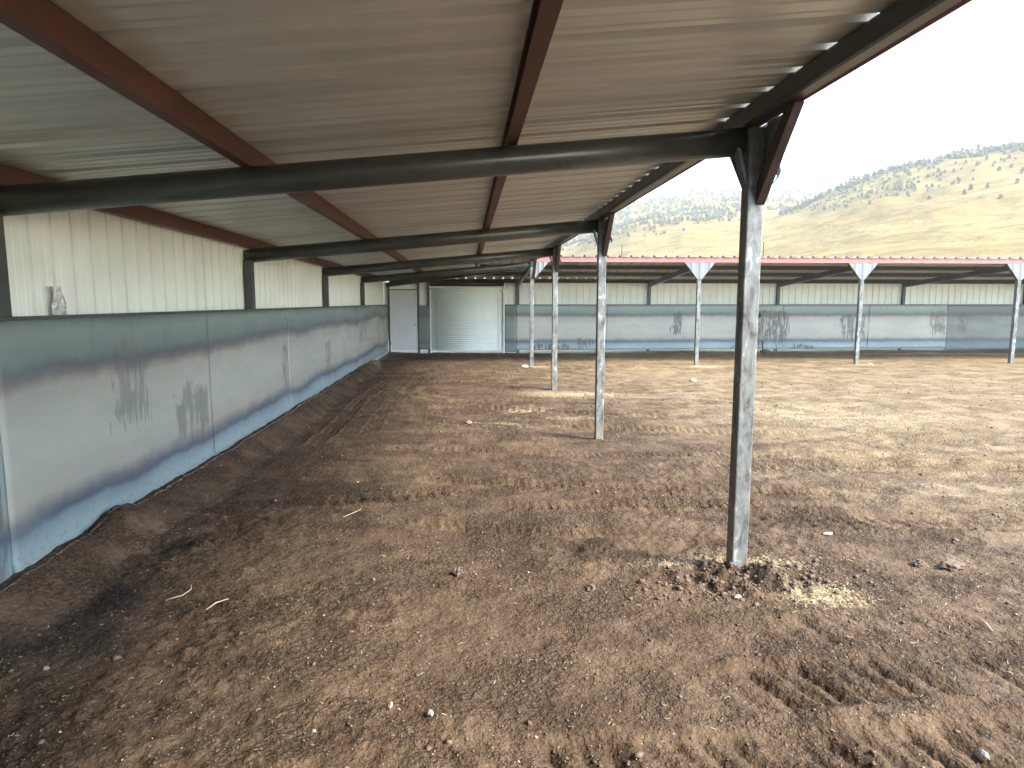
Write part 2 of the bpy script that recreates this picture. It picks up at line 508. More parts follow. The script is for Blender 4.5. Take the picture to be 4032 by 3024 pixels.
# ------------------------------------------------------------------ ground
def tread(x, y, p0, p1, width, depth, pitch, skew=0.6, amp=1.0, chev=True):
    """tyre rut from p0 to p1: shallow groove with lug prints"""
    d = np.array([p1[0] - p0[0], p1[1] - p0[1]]); Ln = np.hypot(*d); d = d / Ln
    nx, ny = -d[1], d[0]
    u = (x - p0[0]) * d[0] + (y - p0[1]) * d[1]
    v = (x - p0[0]) * nx + (y - p0[1]) * ny + 0.05 * np.sin(u * 1.1 + p0[0] * 3)
    m = sstep(u, -0.15, 0.15) * (1 - sstep(u, Ln - 0.25, Ln + 0.1))
    wv = np.abs(v) / (width * 0.5)
    inside = 1 - sstep(wv, 0.75, 1.05)
    rim = np.exp(-((wv - 1.18) / 0.16) ** 2)
    ph = (u + (np.abs(v) if chev else v) * skew + (0.0 if chev else 0.035 * vnoise(u * 5, v * 3 + p0[0], 55) * 2)) / pitch
    if chev:
        lug = sstep(np.abs((ph % 1.0) - 0.5), 0.12, 0.30)
    else:
        lug = sstep(np.abs((ph % 1.0) - 0.5), 0.06, 0.24)
        depth = depth * (0.3 + 1.4 * (_hash(np.floor(ph), np.floor(ph * 0), 91)))
    lug = lug * (sstep(wv, 0.08, 0.25) if chev else 1.0)
    irr = 0.55 + 0.9 * (vnoise(x * 1.3, y * 1.3, 77) + 0.5)
    return m * irr * amp * (-depth * inside * (0.45 + 0.75 * (1 - lug)) + depth * 0.55 * rim)

def ground_z(x, y):
    z = 0.045 * fbm(x * 0.45, y * 0.45, 3, 1)
    near = 1.0 - 0.6 * sstep(np.hypot(x, y), 14, 40)
    cl = fbm(x * 4.2, y * 4.2, 4, 9, 0.6)
    z = z + near * 0.020 * cl
    rough = sstep(fbm(x * 0.7, y * 0.7, 2, 31), -0.15, 0.35)
    z = z + near * (0.15 + 1.3 * rough) * 0.013 * np.abs(fbm(x * 11, y * 11, 3, 40, 0.6)) * 2
    z = z + near * 0.007 * fbm(x * 30, y * 30, 2, 60)
    dm = fbm(x * 0.55 + 3, y * 7.5, 3, 71) * sstep(fbm(x * 0.3, y * 0.3, 2, 72), -0.25, 0.3) * sstep(y, 4.2, 5.2) * (1 - sstep(y, 11, 14))
    z = z + 0.014 * dm
    # bank of dirt against the left wall
    edge = -2.12 + 0.10 * fbm(y * 1.1, y * 0 + 4, 2, 5)
    bank = sstep(-x, -edge, 2.50)
    hh = 0.155 + 0.02 * fbm(y * 1.4, y * 0 + 1, 3, 8) + 0.050 * np.exp(-((y - 4.78) / 0.22) ** 2) * (1 + 1.5 * fbm(y * 6, x * 6, 3, 83)) + 0.02 * np.exp(-((y - 4.2) / 0.2) ** 2)
    hh = hh * (1 - 0.85 * sstep(y, 16.8, 17.8))
    z = z * (1 - 0.35 * bank * (x > -2.75)) + hh * bank * (1 - 0.6 * sstep(-x, 2.75, 3.3))
    z = z + 0.055 * np.exp(-(((x + 2.28) / 0.26) ** 2 + ((y - 4.72) / 0.26) ** 2)) * (x > -2.57) * (1 + 1.2 * fbm(x * 6, y * 6, 3, 84))
    z = z + 0.014 * fbm(x * 7, y * 7, 4, 85, 0.6) * bank * (x > -2.62) * (y < 17)
    # far wall strip
    z = z + 0.03 * sstep(y, 14, 21)
    # post mounds and hollow
    z = z + 0.060 * np.exp(-(((x - 1.68) / 0.36) ** 2 + ((y - 3.76) / 0.20) ** 2)) * (1 + 2.2 * fbm(x * 9, y * 9, 4, 15, 0.65))
    z = z - 0.07 * np.exp(-(((x - 1.9) / 1.6) ** 2 + ((y - 8.4) / 1.2) ** 2))
    z = z + 0.025 * np.exp(-(((x - 1.75) / 0.22) ** 2 + ((y - 8.1) / 0.3) ** 2)) * (1 + 2 * fbm(x * 6, y * 6, 2, 16))
    z = z + 0.02 * np.exp(-(((x - 6.17) / 0.5) ** 2 + ((y - 17.1) / 0.5) ** 2))
    # tyre tracks
    z = z + tread(x, y, (-0.4, 6.15), (3.4, 5.55), 0.20, 0.038, 0.075)
    z = z + tread(x, y, (0.3, 5.45), (3.2, 5.10), 0.18, 0.038, 0.075)
    z = z + tread(x, y, (-1.3, 5.55), (0.2, 5.75), 0.30, 0.028, 0.12)
    z = z + tread(x, y, (1.15, 2.66), (4.0, 2.66), 0.36, 0.026, 0.125, 0.35, chev=False)
    z = z + tread(x, y, (0.15, 2.24), (4.0, 2.22), 0.38, 0.028, 0.125, 0.30, chev=False)
    z = z + tread(x, y, (1.6, 3.12), (4.2, 3.05), 0.30, 0.014, 0.14, 0.3, chev=False)
    z = z + tread(x, y, (1.2, 9.3), (6.5, 7.4), 0.28, 0.030, 0.10)
    z = z + tread(x, y, (-1.9, 8.0), (-1.75, 14.5), 0.22, 0.032, 0.10, 0.6, amp=0.45)
    z = z + tread(x, y, (-1.35, 8.6), (-1.1, 15.5), 0.22, 0.020, 0.10, 0.6, amp=0.45)
    z = z + tread(x, y, (2.6, 6.7), (7.5, 5.9), 0.4, 0.034, 0.10)
    z = z + tread(x, y, (-1.0, 7.6), (5.0, 6.9), 0.22, 0.032, 0.08)
    z = z + tread(x, y, (-0.6, 4.95), (1.4, 4.6), 0.20, 0.018, 0.08)
    z = z + tread(x, y, (2.2, 4.9), (5.5, 4.6), 0.4, 0.022, 0.11)
    z = z + tread(x, y, (-0.1, 10.9), (3.2, 9.6), 0.26, 0.028, 0.11)
    # two curving scrapes
    for cx, cy, r, w_, dd in ((0.9, 13.2, 1.75, 0.10, 0.03), (0.9, 13.2, 2.1, 0.08, 0.02), (1.15, 4.85, 0.62, 0.05, 0.025), (1.15, 4.85, 0.74, 0.04, 0.02)):
        rr = np.hypot(x - cx, y - cy); an = np.arctan2(y - cy, x - cx)
        k = np.exp(-((rr - r) / w_) ** 2) * sstep(-an, 0.6, 1.0) * (1 - sstep(-an, 2.6, 3.0))
        if cy > 10: k = np.exp(-((rr - r) / w_) ** 2) * ((an < -1.9) | (an > 2.9))
        z = z - dd * k
    return z

def axis(lo, dlo, dhi, hi, step, grow):
    c = list(np.arange(dlo, dhi, step))
    a, s_ = dhi, step
    up = []
    while a < hi:
        up.append(a); s_ *= grow; a += s_
    up.append(hi)
    a, s_ = dlo, step
    dn = []
    while a > lo:
        s_ *= grow; a -= s_
        dn.append(max(a, lo))
    return np.array(dn[::-1] + c + up)
gx = axis(-500, -2.9, 3.2, 700, 0.020, 1.014)
gy = axis(-80, 1.7, 4.6, 1500, 0.020, 1.012)
GX, GY = np.meshgrid(gx, gy)
GZ = ground_z(GX, GY)
far_ = sstep(np.hypot(GX, GY), 40, 90)
GZ = GZ * (1 - far_)
dry_lit = sstep(GX - 0.12 * np.maximum(GY - 6, 0) * 0, 1.0, 5.5) * 0.85 + 0.25 * sstep(GY, 9, 16) * sstep(GX, -1.5, 1.5)  # yard is sun-dried dirt; part of its paleness is open light painted in
dry_lit = dry_lit * (0.22 + 0.78 * sstep(GY + 0.35 * fbm(GX * 0.8, GY * 0.8, 3, 88), 2.2, 8.5))
dry_lit = np.clip(dry_lit + 0.55 * sstep(-GX, 2.62, 2.9) + 0.8 * np.maximum(sstep(-GX, 2.7, 2.9), sstep(GY, 22.0, 22.2)), 0, 1)
dry_lit = dry_lit + 0.18 * sstep(GY, 1.0, 0.0) * 0
straw = np.zeros_like(GX)
for (cx, cy, rx, ry, a) in ((2.05, 3.50, 0.28, 0.18, 0.5), (1.40, 4.08, 0.4, 0.12, 0.4), (1.95, 3.98, 0.3, 0.16, 0.4), (0.5, 9.3, 0.5, 0.10, 0.45), (1.6, 9.7, 0.7, 0.22, 0.3),
                            (0.9, 10.4, 0.4, 0.25, 0.4), (2.0, 12.2, 1.2, 0.6, 0.5), (15.5, 20.6, 2.6, 0.25, 1.0), (18.5, 20.2, 3.0, 0.3, 0.9), (3.4, 4.0, 1.3, 0.5, 0.15),
                            (1.8, 17.1, 0.5, 0.3, 0.5), (6.2, 17.0, 0.8, 0.3, 0.6), (10.6, 17.0, 0.8, 0.3, 0.5), (5.5, 9.5, 2.4, 1.6, 0.35)):
    straw = np.maximum(straw, a * np.exp(-(((GX - cx) / rx) ** 2 + ((GY - cy) / ry) ** 2)))
straw = np.maximum(straw, 0.9 * np.maximum(np.maximum(sstep(-GX, 2.85, 3.2), sstep(GY, 21.93, 22.0)), sstep(-GX, 2.56, 2.60) * sstep(GY, 17.3, 17.5)))  # pale ground outside; the strip at the wall gaps imitates sunlight on it
wet = np.zeros_like(GX)
for (cx, cy, rx, ry, a) in ((-2.05, 3.75, 0.22, 0.50, 1.0), (-1.98, 4.45, 0.20, 0.25, 0.9), (-2.0, 3.15, 0.34, 0.45, 0.85), (-1.75, 4.35, 0.15, 0.2, 0.5), (-1.8, 2.4, 0.5, 0.5, 0.35),
                            (1.70, 3.70, 0.36, 0.13, 0.55), (0.2, 5.3, 0.8, 0.3, 0.3), (2.1, 2.75, 0.6, 0.12, 0.35), (-1.2, 5.9, 0.7, 0.5, 0.35), (-0.3, 3.9, 0.3, 0.2, 0.3)):
    wet = np.maximum(wet, a * np.exp(-(((GX - cx) / rx) ** 2 + ((GY - cy) / ry) ** 2) ** 1.3))
wet = np.clip(wet * (0.75 + 1.3 * fbm(GX * 3, GY * 3, 4, 21)), 0, 1)
g = grid_mesh('ground', GX, GY, GZ, M['ground'], attrs={'dry_lit': dry_lit, 'straw': straw, 'wet': wet})
tag(g, kind='structure')
def gz(x, y): return float(ground_z(np.array([float(x)]), np.array([float(y)]))[0])

# ------------------------------------------------------------------ hill
H_FAR = [(-60, .03), (-20, .055), (0, .075), (8.6, .100), (13.8, .1419), (16.0, .1506), (18.2, .1560), (20.4, .1570), (22.5, .1545), (26.0, .150), (29.2, .1480), (40, .13), (70, .08), (100, .03)]
H_NEAR = [(-60, .0), (10, .02), (16, .055), (21.3, .0896), (24.4, .1038), (26.0, .120), (27.7, .1321), (28.9, .1428), (30.8, .1554), (33.7, .1684), (36.5, .1774), (39.2, .180), (44, .178), (60, .13), (100, .05)]
LOW = [(-60, .03), (0, .06), (9.2, .0764), (12.7, .0893), (18.3, .1072), (22.6, .1112), (26.1, .1151), (29.0, .1186), (32.4, .1281), (35.3, .129), (41.0, .1207), (60, .10)]
RF, RN = 520.0, 300.0
def lerp(tab, a): return np.interp(a, [p[0] for p in tab], [p[1] for p in tab])
def hill_z(az, r):
    ef, en = lerp(H_FAR, az), lerp(H_NEAR, az)
    f1 = np.clip((r - 70) / (RF - 70), 0, 1.6); f2 = np.clip((r - 70) / (RN - 70), 0, 3)
    s1 = np.where(f1 < 1, f1 ** 1.32 * (1.10 - 0.10 * f1), 1 - 0.5 * (f1 - 1) ** 2)
    s2 = np.where(f2 < 1, f2 ** 1.30 * (1.10 - 0.10 * f2), 1 - 0.35 * (f2 - 1) ** 2)
    z1 = ef * RF * s1; z2 = en * RN * s2
    k = 4.0
    z = np.maximum(z1, z2) + k * 0.5 * np.exp(-np.abs(z1 - z2) / k)
    x, y = r * np.sin(np.radians(az)), r * np.cos(np.radians(az))
    amp = sstep(r, 75, 180) * 3.0
    z = z + amp * fbm(x * 0.018, y * 0.018, 4, 3) + 0.4 * amp * fbm(x * 0.12, y * 0.12, 3, 7)
    return z - 1.2 * (1 - sstep(r, 66, 90)) + 1.711 * sstep(r, 100, 260)
haz = np.concatenate([np.arange(-60, 0, 2.0), np.arange(0, 46, 0.16), np.arange(46, 100, 2.0)])
hr = np.concatenate([np.arange(66, 600, 2.6), np.arange(600, 900, 30)])
HA, HR = np.meshgrid(haz, hr)
hz = hill_z(HA, HR)
hill = grid_mesh('hill', HR * np.sin(np.radians(HA)), HR * np.cos(np.radians(HA)), hz, M['hill'])
tag(hill, kind='structure')

# junipers on the hill
rng = random.Random(5)
def juniper_mesh(seed):
    q = random.Random(seed)
    mb = MB()
    mb.tube([(0, 0, -0.6), (0.05, 0.02, 0.5), (0.0, 0.0, 1.2)], [0.14, 0.12, 0.06], 5, 1)
    for k in range(46):
        a = q.uniform(0, 6.283); h = q.random() ** 0.8
        rr = (1.0 - 0.62 * h ** 1.4) * math.sqrt(q.random()) * q.uniform(0.75, 1.2)
        c = Vector((rr * math.cos(a), rr * math.sin(a), 0.35 + 2.1 * h))
        s_ = q.uniform(0.22, 0.46)
        vs = []
        for i in range(6):
            d = [(1, 0, 0), (-1, 0, 0), (0, 1, 0), (0, -1, 0), (0, 0, 1), (0, 0, -1)][i]
            vs.append(c + Vector(d) * s_ * q.uniform(0.6, 1.3) + Vector((q.uniform(-.1, .1), q.uniform(-.1, .1), q.uniform(-.1, .1))))
        mb.add(vs, [(0, 2, 4), (2, 1, 4), (1, 3, 4), (3, 0, 4), (2, 0, 5), (1, 2, 5), (3, 1, 5), (0, 3, 5)], 0)
    me = bpy.data.meshes.new('juniper_tree')
    me.from_pydata(mb.v, [], mb.f)
    me.materials.append(M['leaf']); me.materials.append(M['bark'])
    me.polygons.foreach_set('material_index', mb.mi)
    return me
JM = [juniper_mesh(i) for i in range(6)]
spots = []
tries = 0
while len(spots) < 2900 and tries < 160000:
    tries += 1
    az = rng.uniform(3, 44)
    r = rng.uniform(165, 325) if (az > 24 and rng.random() < 0.6) else rng.uniform(230, 545)
    z = float(hill_z(np.array([az]), np.array([r]))[0])
    el = (z - 1.711) / r
    lo = float(lerp(LOW, az))
    ef, en = float(lerp(H_FAR, az)), float(lerp(H_NEAR, az))
    near_side = az > 23.5 and r < RN + 8
    if near_side:
        lo = lo + 0.003
        d = (el - lo) / max(0.004, en - lo)
        dens = 0.0 if d < -0.10 else ((0.22 + 0.5 * max(0, d - 0.45)) if az > 34.5 else 1.0)
        if d < 0.12: dens *= 0.35
        if az > 33.5 and d > 0.88: dens = 1.0
    else:
        if r < RN + 30 and az > 24: continue
        d = (el - lo) / max(0.004, ef - lo)
        dens = 0.0 if d < -0.12 else (0.14 if d < 0.10 else 0.9)
        if fbm(np.array([az * 0.6]), np.array([r * 0.02]), 2, 12)[0] < -0.22: dens *= 0.35
        if r > RF + 12: dens = 0
    if near_side and r > RN + 8: dens = 0
    if rng.random() > dens: continue
    spots.append((r, az, z, near_side))
# visibility is best on the camera's side: nearest ones are things of their own
spots.sort(key=lambda t: t[0] - (0 if 12 < t[1] < 42 else -900))
zones = [(20.5, 'small grey-green juniper among the crowd on the left hill shoulder behind the sheds', 'junipers on the left hill shoulder'),
         (27.0, 'small grey-green juniper in the dense belt between the two hilltops', 'junipers between the hilltops'),
         (33.5, 'dark juniper in the thick belt on the rising ridge of the right hill', 'junipers on the rising right ridge'),
         (90.0, 'dark juniper standing loosely spaced high on the right hill', 'junipers scattered high on the right hill')]
for (r, az, z, ns) in spots[:300]:
    me = JM[rng.randrange(6)]
    o = bpy.data.objects.new('juniper_tree', me)
    s_ = rng.uniform(0.38, 0.78) * ((0.62 if az < 33.5 else 0.80) if ns else 0.9)
    o.location = (r * math.sin(R(az)), r * math.cos(R(az)), z - 0.2)
    o.scale = (s_ * rng.uniform(0.85, 1.2), s_, s_ * rng.uniform(0.8, 1.2))
    o.rotation_euler = (0, 0, rng.uniform(0, 6.28))
    COL.objects.link(o)
    for lim, lab, grp in zones:
        if az < lim:
            tag(o, lab, 'tree', grp); break
V, F = [], []
for (r, az, z, ns) in spots[300:]:
    me = JM[rng.randrange(6)]
    nv = len(me.vertices)
    co = np.empty(nv * 3, np.float32); me.vertices.foreach_get('co', co); co = co.reshape(-1, 3)
    s_ = rng.uniform(0.45, 0.9); a = rng.uniform(0, 6.28)
    rot = np.array([[math.cos(a), -math.sin(a), 0], [math.sin(a), math.cos(a), 0], [0, 0, 1]])
    co = co @ rot.T * s_ + np.array([r * math.sin(R(az)), r * math.cos(R(az)), z - 0.2])
    b = sum(len(q) for q in V)
    V.append(co)
    F += [tuple(b + i for i in p.vertices) for p in me.polygons]
me = bpy.data.meshes.new('juniper_woodland')
me.from_pydata(np.concatenate(V).tolist(), [], F)
me.materials.append(M['leaf'])
o = bpy.data.objects.new('juniper_woodland', me); COL.objects.link(o)
tag(o, 'mass of small far-off junipers covering the upper slopes of the hill', 'trees', kind='stuff')

# ------------------------------------------------------------------ sheet metal
def roof_profile(a0, a1, pitch=0.3048, hgt=0.045):
    """list of (position, height) across the ribs"""
    out = []
    k = math.floor(a0 / pitch) - 1
    while k * pitch < a1 + pitch:
        c = k * pitch
        out += [(c - 0.042, 0), (c - 0.016, hgt), (c + 0.016, hgt), (c + 0.042, 0)]
        for m_ in (0.1016, 0.2032):
            out += [(c + m_ - 0.016, 0), (c + m_ - 0.006, 0.0045), (c + m_ + 0.006, 0.0045), (c + m_ + 0.016, 0)]
        k += 1
    return [p for p in out if a0 <= p[0] <= a1]

def wall_profile(a0, a1, pitch=0.2286, hgt=0.032):
    out = []
    k = math.floor(a0 / pitch) - 1
    while k * pitch < a1 + pitch:
        c = k * pitch
        out += [(c - 0.017, 0), (c - 0.012, hgt), (c + 0.012, hgt), (c + 0.017, 0)]
        for m_ in (0.076, 0.152):
            out += [(c + m_ - 0.010, 0), (c + m_ - 0.004, 0.003), (c + m_ + 0.004, 0.003), (c + m_ + 0.010, 0)]
        k += 1
    out = [p for p in out if a0 < p[0] < a1]
    return [(a0, 0)] + out + [(a1, 0)]

def near_limit(y):      # hip: the near roof ends where the far roof begins
    if y <= YF: return None
    return 1.70 - (y - YF) * (1.70 + 2.80) / (YW + 0.15 - YF)

def make_near_roof(y0, y1, parent, name='roof_sheet'):
    mb = MB()
    pts = roof_profile(y0, y1)
    pts = [(y0, pts[0][1])] + pts + [(y1, pts[-1][1])]
    rows = []
    for (y, h) in pts:
        xr = 1.699
        lim = near_limit(y)
        if lim is not None: xr = max(-2.79, lim)
        xl = -2.80
        rows.append(((xl, y, pan(xl) + h), (xr, y, pan(xr) + h)))
    vs = [p for r_ in rows for p in r_]
    fs = [(2 * i, 2 * i + 1, 2 * i + 3, 2 * i + 2) for i in range(len(rows) - 1)]
    mb.add(vs, fs)
    return mb.build(name, M['roof'], parent, solid=0.0012)

def make_far_roof(x0, x1, parent, name='roof_sheet'):
    mb = MB()
    pts = roof_profile(x0, x1)
    pts = [(x0, 0)] + pts + [(x1, 0)]
    rows = []
    for (x, h) in pts:
        yf_ = YF - 0.05
        if x < 1.70:
            yf_ = YF + (1.70 - x) * (YW + 0.15 - YF) / 4.5
        yb = YW + 0.20
        yf_ = min(yf_, yb - 0.01)
        rows.append(((x, yf_, fpan(yf_) + h), (x, yb, fpan(yb) + h)))
    vs = [p for r_ in rows for p in r_]
    fs = [(2 * i, 2 * i + 1, 2 * i + 3, 2 * i + 2) for i in range(len(rows) - 1)]
    mb.add(vs, fs)
    return mb.build(name, M['roof'], parent, solid=0.0012)

def wavy_panel(name, mat, parent, horiz, a0, a1, z0, z1, face, seed, proud=0.0, bent=0.0):
    """steel sheet with slight oil-canning; face = x (or y) of its visible side"""
    na, nz = max(8, int((a1 - a0) / 0.06)), 26
    A, Zz = np.meshgrid(np.linspace(a0, a1, na), np.linspace(z0, z1, nz))
    d = 0.006 * fbm(A * 0.8 + seed, Zz * 1.2, 3, 4) + 0.004 * fbm(A * 3, Zz * 2 + seed, 2, 6)
    d = d + bent * np.exp(-((Zz - z0) / 0.07) ** 2) * (0.5 + 1.5 * fbm(A * 2.3 + seed, A * 0, 3, 19))
    botw = 0.010 * fbm(A * 2.5 + seed, A * 0 + 2, 3, 25)
    Zz = Zz + botw * np.exp(-((Zz - z0) / 0.05) ** 2)
    if horiz == 'y':
        o = grid_mesh(name, face + proud + d, A, Zz, mat, parent)
        off = -1
    else:
        o = grid_mesh(name, A, face - proud - d, Zz, mat, parent)
        off = -1
    q = o.modifiers.new('Solidify', 'SOLIDIFY'); q.thickness = 0.005; q.offset = 0
    return o

def c_channel(mb, p0, p1, w, h, open_dir, t=0.004, lip=0.018, axis_='y'):
    """C purlin running along axis_: outer size w (flange) x h; open_dir = +1/-1 side the mouth faces.
       p0,p1 are the bottom-centre points"""
    s_ = open_dir
    prof = [(-s_ * w / 2, 0), (s_ * w / 2, 0), (s_ * w / 2, lip), (s_ * (w / 2 - t), lip), (s_ * (w / 2 - t), t), (-s_ * (w / 2 - t), t),
            (-s_ * (w / 2 - t), h - t), (s_ * (w / 2 - t), h - t), (s_ * (w / 2 - t), h - lip), (s_ * w / 2, h - lip), (s_ * w / 2, h), (-s_ * w / 2, h)]
    if axis_ == 'y': sec = [(a, 0, b) for a, b in prof]
    else: sec = [(0, a, b) for a, b in prof]
    n = len(sec)
    a = [Vector(p0) + Vector(q) for q in sec]; b = [Vector(p1) + Vector(q) for q in sec]
    mb.add(a + b, [(i, (i + 1) % n, n + (i + 1) % n, n + i) for i in range(n)])

# ------------------------------------------------------------------ NEAR SHED
near = empty('open_shed', (0, 0, 0))
tag(near, 'long open-fronted steel lean-to running away on the left, seen from beneath its sloping ribbed roof', 'shed')
make_near_roof(YB, YW + 0.05, near)

# rafters
def rafter_box(mb, y, x0, x1, wy=0.14):
    rr = 0.083
    sec = [(0, rr * math.cos(a), 0.061 + rr * math.sin(a)) for a in np.linspace(0, 2 * math.pi, 20, endpoint=False)]
    mb.beam((x0, y, rb(x0)), (x1, y, rb(x1)), sec)
for y in POSTY + [YF + 0.06]:
    mb = MB()
    rafter_box(mb, y + 0.065, -2.675, XR + 0.02)
    o_ = mb.build('rafter', M['dark_steel'], near)
    for p_ in o_.data.polygons: p_.use_smooth = len(p_.vertices) == 4
# hip rafter
mb = MB()
p0, p1 = Vector((1.60, YF + 0.16, rb(1.60) - 0.03)), Vector((-2.55, 21.72, rb(-2.55) - 0.03))
d = (p1 - p0).normalized(); sd = Vector((-d.y, d.x, 0)).normalized() * 0.05
mb.beam(p0, p1, [-sd, sd, sd + Vector((0, 0, RH)), -sd + Vector((0, 0, RH))])
mb.build('rafter', M['dark_steel'], near, bevel=0.01)

# purlins lie on the rafters
def yend(x):
    return YF + (1.70 - x) * (YW + 0.1 - YF) / 4.5
for x, od, yy in ((-2.60, -1, YW - 0.1), (-1.25, -1, yend(-1.25)), (0.27, -1, yend(0.27))):
    mb = MB()
    c_channel(mb, (x, YB + 0.1, rb(x) + RH + 0.002), (x, yy - 0.1, rb(x) + RH + 0.002), 0.065, PH - 0.003, od)
    mb.build('purlin', M['red_primer'], near)
mb = MB()
x = XR + 0.045
zb_, zt_ = rb(x) + RH + 0.002, rb(x) + RH + PH - 0.002
mb.prism([(x - 0.050, YB + 0.05, zb_), (x + 0.052, YB + 0.05, zb_), (x - 0.006, YB + 0.05, zt_), (x - 0.050, YB + 0.05, zt_ - 0.004)], (0, YF - 0.11 - YB, 0))
mb.build('eave_beam', M['dark_steel'], near, bevel=0.022)
mb = MB()
mb.prism([(x + 0.054, YB + 0.05, zb_ - 0.004), (x + 0.058, YB + 0.05, zb_ - 0.004), (x + 0.001, YB + 0.05, zt_ + 0.001), (x - 0.003, YB + 0.05, zt_ + 0.001)], (0, YF - 0.12 - YB, 0))
mb.build('fascia', M['fascia_red'], near)

# posts with braces and V trim
def v_sheet(mb, along, c, out0, ztop, zbot, half_top, half_bot):
    """ribbed V-shaped trim plate. along='y': plate in a y-z plane at x=out0"""
    xs = np.linspace(-half_top, half_top, 23)
    rows = []
    for s_ in xs:
        a = abs(s_)
        zb = zbot if a <= half_bot else zbot + (a - half_bot) / (half_top - half_bot) * (ztop - zbot)
        zb = min(zb, ztop - 0.004)
        rib = 0.008 if (round(s_ * 100) // 8) % 3 == 0 else 0.0
        if along == 'y':
            rows.append(((out0 + rib, c + s_, zb), (out0 + rib, c + s_, ztop)))
        else:
            rows.append(((c + s_, out0 - rib, zb), (c + s_, out0 - rib, ztop)))
    vs = [p for r_ in rows for p in r_]
    mb.add(vs, [(2 * i, 2 * i + 2, 2 * i + 3, 2 * i + 1) for i in range(len(rows) - 1)])

def post_along_y(y, shed, curled=False):
    p = MB(); p.box(XR, XR + 0.10, y - 0.05, y + 0.05, -0.35, rb(XR) + 0.12)
    po = p.build('post', M['post'], shed, bevel=0.008)
    zt = rb(XR + .05) + RH
    for s_ in (-1, 1):
        # C-channel brace, mouth outward
        b = MB()
        q0 = Vector((XR + 0.052, y + s_ * 0.052, zt - 0.47)); q1 = Vector((XR + 0.052, y + s_ * 0.47, zt - 0.01))
        dv = (q1 - q0).normalized(); nrm = Vector((0, -dv.z * s_, dv.y * s_)) * -1
        wx = Vector((0.050, 0, 0))
        th = nrm * -0.085
        b.beam(q0, q1, [(0, 0, 0), wx, wx + th * 0.15, Vector((0.004, 0, 0)) + th * 0.05, Vector((0.004, 0, 0)) + th * 0.95, wx + th * 0.85, wx + th, th])
        b.build('brace', M['brace_primer'], po)
    b = MB()
    v_sheet(b, 'y', y, XR + 0.104, zt + 0.0, zt - 0.46, 0.43, 0.055)
    b.build('trim_plate', M['dull_galv'], po, solid=0.0015)
    # small knee strip under the rafter
    b = MB()
    xa = XR - 0.055
    b.prism([(xa - 0.012, y - 0.03, rb(xa) + 0.01), (xa + 0.012, y - 0.03, rb(xa) + 0.01), (XR + 0.004, y - 0.03, rb(XR) - 0.17), (XR + 0.004, y - 0.03, rb(XR) - 0.23)], (0, 0.06, 0))
    b.build('knee_bracket', M['dark_steel'], po)
    if curled:
        b = MB()
        pts = []
        for i in range(9):
            t = i / 8
            pts.append((XR + 0.108 + 0.05 * math.sin(t * 3.1), y - 0.10 - 0.05 * t, zt - 0.20 - 0.16 * t))
        vs = [q for p_ in pts for q in (p_, (p_[0] - 0.004, p_[1] + 0.09 - 0.05 * (p_[2] < zt - .3), p_[2] - 0.01))]
        b.add(vs, [(2 * i, 2 * i + 1, 2 * i + 3, 2 * i + 2) for i in range(8)])
        b.build('loose_trim', M['dull_galv'], po, solid=0.001, smooth=True)
    return po
for i, y in enumerate(POSTY):
    post_along_y(y, near, curled=(y > 3))

# left wall: columns, siding, steel sheets
for y in POSTY + [YF]:
    mb = MB(); mb.box(-2.675, -2.580, y - 0.05, y + 0.05, -0.3, rb(-2.6) - 0.001)
    mb.build('column', M['column_steel'], near, bevel=0.006)
mb = MB()
pr = wall_profile(YB, YW + 0.19)
mb.add([q for (y, h) in pr for q in ((-2.690 - h, y, 0.48), (-2.690 - h, y, 2.405))], [(2 * i, 2 * i + 2, 2 * i + 3, 2 * i + 1) for i in range(len(pr) - 1)])
mb.build('siding', M['siding_y'], near, solid=0.001)
mb = MB(); mb.box(-2.688, -2.640, YB, YW - 0.1, 1.50, 1.60)
mb.build('girt', M['red_primer'], near)
st_left = m_scale('left_steel_sheet', 'y', [(4.92, 5.50, 0.78, 1.48, 0.5), (5.95, 6.74, 0.45, 1.05, 0.55), (5.28, 5.46, 0.28, 0.60, 0.4), (9.4, 9.75, 0.5, 1.2, 0.6), (12.2, 12.75, 0.4, 1.1, 0.5), (16, 17.4, 0.7, 1.3, 0.4)], waves=0.075)
st_left0 = m_scale('near_left_steel_sheet', 'y', [(3.3, 3.78, 0.2, 0.9, 0.8)], dark0=0.25, seed=31.0, tint=(0.85, 1.0, 1.05), waves=0.03)
joints = [-17.4, -14.35, -11.3, -8.3, -5.25, -2.2, 0.8, 3.80, 6.76, 9.76, 12.76, 15.80, 18.30, 21.84]
for i in range(len(joints) - 1):
    a0, a1 = joints[i], joints[i + 1]
    pr_ = 0.006 if i % 2 == 1 else 0.0
    wavy_panel('steel_sheet', st_left0 if a1 < 4 else st_left, near, 'y', a0 - (0.03 if pr_ else 0), a1 + (0.03 if pr_ else 0), 0.125, 1.612 + 0.003 * (i % 2), XL - 0.006, i * 7.3, pr_, bent=0.012)
mb = MB()
mb.box(XL - 0.012, XL + 0.010, YB, YW - 0.05, 1.604, 1.628)
mb.build('cap_angle', M['column_steel'], near, bevel=0.002)

